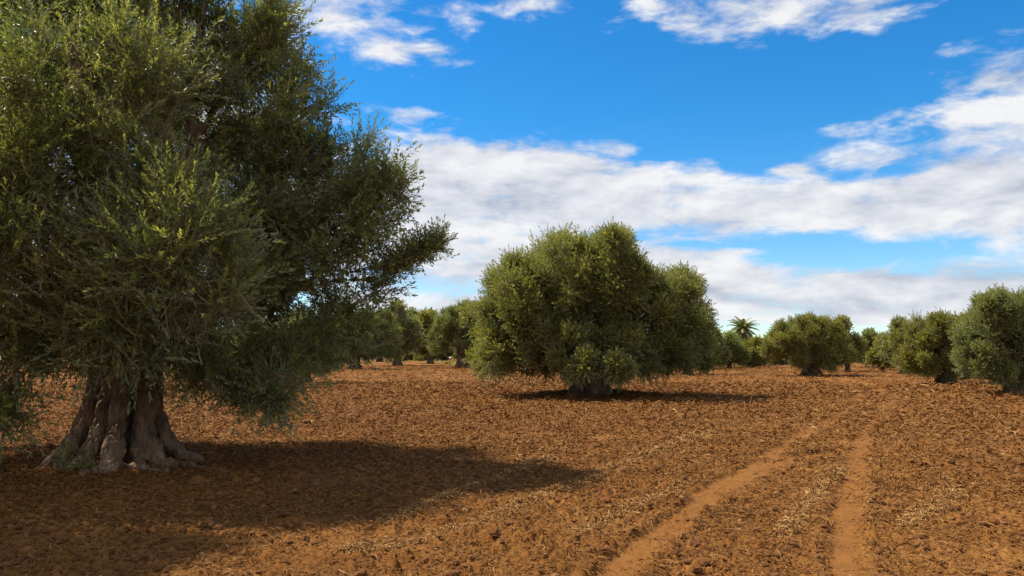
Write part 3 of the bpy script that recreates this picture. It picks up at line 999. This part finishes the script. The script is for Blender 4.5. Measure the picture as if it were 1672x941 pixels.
def ico(sub):
    import bmesh
    bm = bmesh.new()
    bmesh.ops.create_icosphere(bm, subdivisions=sub, radius=1.0)
    v = np.array([q.co[:] for q in bm.verts]); f = np.array([[q.index for q in t.verts] for t in bm.faces])
    bm.free()
    return v, f


def build_clods():
    rng = np.random.default_rng(15)
    v0, f0 = ico(2)
    Vs, Fs, ts = [], [], []
    off = 0
    for n, r0, r1, s0 in ((6500, 4.6, 10, 0.016), (7500, 10, 20, 0.024), (4000, 20, 40, 0.042)):
        x, y = fan_points(rng, n, r0, r1)
        k = rng.random(n) < np.clip(0.4 + 1.8 * (fbm2(x / 1.7, y / 1.7, 3, 51) + 0.2), 0.05, 1)
        x, y = x[k], y[k]
        z, rut = ground_full(x, y)
        k = rut < 0.3
        x, y, z = x[k], y[k], z[k]
        n = len(x)
        s = s0 * rng.lognormal(0, 0.45, n)
        for w in range(6):
            sel = np.arange(n) % 6 == w
            shape = v0 * (1 + 0.55 * (vnoise3(v0 * 1.6 + w * 13, 5) - 0.5) + 0.35 * (vnoise3(v0 * 3.7 + w * 5, 6) - 0.5))[:, None] * np.array([1.25, 0.95, 0.75])
            m = sel.sum()
            a = rng.uniform(0, 6.28, m)
            c, q = np.cos(a)[:, None], np.sin(a)[:, None]
            P = np.stack([shape[None, :, 0] * c - shape[None, :, 1] * q, shape[None, :, 0] * q + shape[None, :, 1] * c, np.repeat(shape[None, :, 2], m, 0)], -1)
            P = P * s[sel][:, None, None] + np.stack([x[sel], y[sel], z[sel] + s[sel] * 0.15], 1)[:, None]
            Vs.append(P.reshape(-1, 3))
            Fs.append((f0[None] + (np.arange(m) * len(v0))[:, None, None]).reshape(-1, 3) + off)
            ts.append(np.repeat(np.clip(rng.normal(0.42, 0.2, m), 0, 1), len(f0)))
            off += m * len(v0)
    me = mesh_np('soil_clods', np.concatenate(Vs), np.concatenate(Fs), None, (CLOD,), attr=[('tint', 'FACE', np.concatenate(ts))], smooth=False)
    tag(link('soil_clods', me), kind='stuff')


def build_weeds():
    rng = np.random.default_rng(25)
    V, T, tint = [], [], []
    n = 0
    spots = [(640, 830, 115, 190, 900), (790, 870, 115, 150, 250), (280, 460, 115, 170, 400)]
    for x0, x1, d0, d1, cnt in spots:
        px = rng.uniform(x0, x1, cnt); dd = rng.uniform(d0, d1, cnt)
        X = (px - CX) / FPX * dd; Y = dd
        keep = fbm2(X / 5, Y / 9, 3, 88) > -0.03
        X, Y = X[keep], Y[keep]
        Z = macro(X, Y)
        for x, y, z in zip(X, Y, Z):
            h = rng.uniform(0.2, 0.5)
            tt = float(np.clip(rng.normal(0.55, 0.2), 0, 1))
            for b in range(7):
                a = rng.uniform(0, 6.28); o = rng.uniform(0.1, 0.55)
                w = 0.07
                bx, by = x + rng.normal(0, .25), y + rng.normal(0, .25)
                V += [(bx - w * math.sin(a), by + w * math.cos(a), z - 0.02), (bx + w * math.sin(a), by - w * math.cos(a), z - 0.02), (bx + o * math.cos(a), by + o * math.sin(a), z + h * rng.uniform(.6, 1))]
                T.append((n, n + 1, n + 2)); n += 3
                tint.append(tt)
    me = mesh_np('dry_grass', np.array(V), np.array(T), None, (WEED,), attr=[('tint', 'FACE', tint)])
    tag(link('dry_grass', me), kind='stuff')


build_straw()
build_clods()
build_weeds()

# ------------------------------------------------------------------ sky and light
w = bpy.data.worlds.new('World')
scene.world = w
w.use_nodes = True
nt = w.node_tree
nt.nodes.clear()
STR = 0.09
EXPO = 0.75
out = nt.nodes.new('ShaderNodeOutputWorld')
bg = nt.nodes.new('ShaderNodeBackground')
bg.inputs['Strength'].default_value = STR
nt.links.new(bg.outputs[0], out.inputs['Surface'])
sky = nt.nodes.new('ShaderNodeTexSky')
sky.sky_type = 'NISHITA'
sky.sun_disc = False
sky.sun_elevation = SUN_ELEV
sky.sun_rotation = SUN_AZ
sky.altitude = 300
sky.air_density = 1.0
sky.dust_density = 0.0
sky.ozone_density = 1.6
hsv = nt.nodes.new('ShaderNodeHueSaturation')
hsv.inputs['Saturation'].default_value = 1.35
hsv.inputs['Value'].default_value = 1.0
nt.links.new(sky.outputs[0], hsv.inputs['Color'])


def M(op, a, b=None, c=None, clamp=False):
    n = nt.nodes.new('ShaderNodeMath')
    n.operation = op
    n.use_clamp = clamp
    for i, v in enumerate((a, b, c)):
        if v is None:
            continue
        if isinstance(v, (int, float)):
            n.inputs[i].default_value = v
        else:
            nt.links.new(v, n.inputs[i])
    return n.outputs[0]


tc = nt.nodes.new('ShaderNodeTexCoord')
sep = nt.nodes.new('ShaderNodeSeparateXYZ')
nt.links.new(tc.outputs['Generated'], sep.inputs[0])
az = M('ARCTAN2', sep.outputs[0], sep.outputs[1])
el = M('ARCSINE', sep.outputs[2])
# looser clouds higher up are larger, those near the horizon are flattened
cmb = nt.nodes.new('ShaderNodeCombineXYZ')
nt.links.new(az, cmb.inputs[0]); nt.links.new(el, cmb.inputs[1])
ANG = cmb.outputs[0]


def noise(vec, sx, sy, ox, oy, detail, rough, dist=0.0):
    mp = nt.nodes.new('ShaderNodeMapping')
    mp.inputs['Scale'].default_value = (sx, sy, 1)
    mp.inputs['Location'].default_value = (ox, oy, 0)
    nt.links.new(vec, mp.inputs[0])
    n = nt.nodes.new('ShaderNodeTexNoise')
    n.inputs['Scale'].default_value = 1.0
    n.inputs['Detail'].default_value = detail
    n.inputs['Roughness'].default_value = rough
    n.inputs['Distortion'].default_value = dist
    nt.links.new(mp.outputs[0], n.inputs['Vector'])
    return n.outputs[0]


def pix_angle(px, py):
    d = ray(px, py)
    d = d / np.linalg.norm(d)
    return math.atan2(d[0], d[1]), math.asin(d[2])


CLOUDS = [  # px, py, rx, ry, weight : banks of cloud
    (700, 300, 190, 85, 1.25), (850, 300, 220, 80, 1.2), (1010, 330, 210, 70, 1.2), (1180, 345, 190, 52, 1.15), (1340, 340, 200, 50, 1.15), (1500, 330, 190, 62, 1.15),
    (1640, 300, 150, 100, 1.2), (1620, 215, 110, 50, 0.9), (1510, 195, 80, 30, 0.45), (1640, 110, 90, 40, 0.45),
    (780, 430, 330, 70, 1.1), (960, 440, 240, 60, 1.25), (1150, 465, 260, 50, 1.2), (1380, 475, 330, 42, 1.15), (1620, 460, 190, 46, 1.05),
    (1180, 415, 110, 10, 0.6), (700, 400, 200, 70, 1.1), (760, 500, 200, 34, 0.85), (1000, 500, 260, 32, 0.85), (1300, 505, 260, 30, 0.95), (1560, 500, 160, 24, 0.7), (1480, 250, 140, 30, 0.7), (540, 330, 200, 130, 0.9), (640, 480, 120, 30, 0.6),
    (1250, 15, 230, 50, 0.62), (1380, 10, 130, 40, 0.6), (1130, 10, 110, 35, 0.6),
    (620, 85, 90, 22, 0.5), (690, 80, 80, 18, 0.5), (520, 30, 110, 40, 0.5), (730, 98, 50, 12, 0.45), (560, 60, 110, 60, 0.2), (870, 5, 90, 24, 0.42), (690, 5, 90, 20, 0.4), (560, 180, 70, 18, 0.45), (670, 190, 70, 14, 0.42),
    (1000, 245, 60, 20, 0.5), (1400, 210, 50, 14, 0.4), (1300, 278, 40, 12, 0.4), (760, 50, 30, 26, 0.4),
    (200, 150, 330, 200, 0.75), (80, 400, 300, 160, 1.0), (2000, 300, 330, 220, 1.1), (-350, 300, 330, 260, 0.9),
    (700, -260, 420, 90, 0.7), (1500, -330, 360, 120, 0.8),
]
mask = None
for px, py, rx, ry, wt in CLOUDS:
    a, e = pix_angle(px, py)
    sv = nt.nodes.new('ShaderNodeVectorMath'); sv.operation = 'SUBTRACT'
    nt.links.new(ANG, sv.inputs[0]); sv.inputs[1].default_value = (a, e, 0)
    mv = nt.nodes.new('ShaderNodeVectorMath'); mv.operation = 'MULTIPLY'
    nt.links.new(sv.outputs[0], mv.inputs[0]); mv.inputs[1].default_value = (FPX / rx, FPX / ry, 0)
    ln = nt.nodes.new('ShaderNodeVectorMath'); ln.operation = 'DOT_PRODUCT'
    nt.links.new(mv.outputs[0], ln.inputs[0]); nt.links.new(mv.outputs[0], ln.inputs[1])
    v = M('MULTIPLY_ADD', ln.outputs['Value'], -wt, wt)
    mask = v if mask is None else M('SMOOTH_MAX', mask, v, 0.25)
mask = M('MAXIMUM', mask, -1.0)
# bright broken cloud added out of view, behind the camera, as fill light
cover = nt.nodes.new('ShaderNodeMapRange'); cover.interpolation_type = 'SMOOTHSTEP'
cover.inputs['From Min'].default_value = 0.8; cover.inputs['From Max'].default_value = 1.4
cover.inputs['To Min'].default_value = -1.0; cover.inputs['To Max'].default_value = 1.1
nt.links.new(M('ARCCOSINE', M('MULTIPLY', M('COSINE', az), M('COSINE', el))), cover.inputs['Value'])
mask = M('MAXIMUM', mask, M('SUBTRACT', cover.outputs[0], M('MULTIPLY', M('MAXIMUM', M('SUBTRACT', el, 0.75), 0.0), 1.8)))
f1 = noise(ANG, 7, 18, 3.1, 1.7, 10, 0.58, 0.5)
f1b = noise(ANG, 7, 18, 3.1 + 0.10, 1.7 - 0.42, 10, 0.58, 0.5)
f2 = noise(ANG, 21, 52, 8.1, 4.2, 8, 0.6, 0.3)
f2b = noise(ANG, 21, 52, 8.1 + 0.2, 4.2 - 0.6, 8, 0.6, 0.3)
nz = M('MULTIPLY_ADD', f2, 0.55, M('MULTIPLY', f1, 1.0))
dens = M('ADD', mask, M('MULTIPLY_ADD', nz, 2.9, -2.28))
mr = nt.nodes.new('ShaderNodeMapRange'); mr.interpolation_type = 'SMOOTHSTEP'
mr.inputs['From Min'].default_value = -0.1; mr.inputs['From Max'].default_value = 0.85
nt.links.new(dens, mr.inputs['Value'])
alpha = mr.outputs[0]
lit = M('MULTIPLY_ADD', M('SUBTRACT', f1, f1b), 2.5, 0.63)
lit = M('MULTIPLY_ADD', M('SUBTRACT', f2, f2b), 0.85, lit)
thick = M('MULTIPLY', M('SUBTRACT', dens, 0.6), 0.13)
lit = M('SUBTRACT', lit, thick, clamp=True)
cr_ = nt.nodes.new('ShaderNodeValToRGB')
els = cr_.color_ramp.elements
els[0].position = 0.0; els[0].color = (0.44, 0.475, 0.57, 1)
els[1].position = 1.0; els[1].color = (0.86, 0.86, 0.87, 1)
q = els.new(0.5); q.color = (0.67, 0.685, 0.74, 1)
nt.links.new(lit, cr_.inputs[0])
sc_ = nt.nodes.new('ShaderNodeVectorMath'); sc_.operation = 'SCALE'
nt.links.new(cr_.outputs[0], sc_.inputs[0]); sc_.inputs['Scale'].default_value = 1.08 / STR / 2 ** EXPO
mix = nt.nodes.new('ShaderNodeMix'); mix.data_type = 'RGBA'
nt.links.new(M('MULTIPLY', alpha, 0.97), mix.inputs['Factor'])
tn = nt.nodes.new('ShaderNodeVectorMath'); tn.operation = 'MULTIPLY'
nt.links.new(hsv.outputs[0], tn.inputs[0]); tm = nt.nodes.new('ShaderNodeMapRange'); tm.data_type = 'FLOAT_VECTOR'
tm.inputs[7].default_value = (0.06, 0.06, 0.06); tm.inputs[8].default_value = (0.30, 0.30, 0.30)
tm.inputs[9].default_value = (0.82, 0.95, 1.10); tm.inputs[10].default_value = (0.42, 0.97, 1.12)
cz = nt.nodes.new('ShaderNodeCombineXYZ')
for i_ in range(3):
    nt.links.new(el, cz.inputs[i_])
nt.links.new(cz.outputs[0], tm.inputs[6])
nt.links.new(tm.outputs[1], tn.inputs[1])
nt.links.new(tn.outputs[0], mix.inputs['A'])
nt.links.new(sc_.outputs[0], mix.inputs['B'])
nt.links.new(mix.outputs['Result'], bg.inputs['Color'])

sun = bpy.data.lights.new('sun', 'SUN')
sun.energy = 4.9
sun.angle = R(0.5)
sun.color = (1.0, 0.88, 0.68)
so = bpy.data.objects.new('sun', sun)
so.rotation_euler = TO_SUN.to_track_quat('Z', 'Y').to_euler()
so.location = (-20, 10, 30)
COL.objects.link(so)

cam = bpy.data.cameras.new('camera')
cam.sensor_width = 36
cam.lens = 36 * FPX / 1672
cam.clip_start = 0.1
cam.clip_end = 20000
co = bpy.data.objects.new('camera', cam)
co.location = (0, 0, CAM_Z)
co.rotation_euler = (R(90) + PITCH, 0, 0)
COL.objects.link(co)
scene.camera = co

scene.view_settings.view_transform = 'Standard'
scene.view_settings.look = 'None'
scene.view_settings.exposure = EXPO
scene.view_settings.gamma = 1.0
scene.view_settings.use_curve_mapping = False
scene.render.engine = 'CYCLES'
cy = scene.cycles
cy.max_bounces = 6
cy.diffuse_bounces = 3
cy.glossy_bounces = 2
cy.transmission_bounces = 3
cy.transparent_max_bounces = 4
cy.use_denoising = True
try:
    cy.denoiser = 'OPENIMAGEDENOISE'
    cy.denoising_prefilter = 'ACCURATE'
except Exception:
    pass
print('leaves', LEAVES[0])
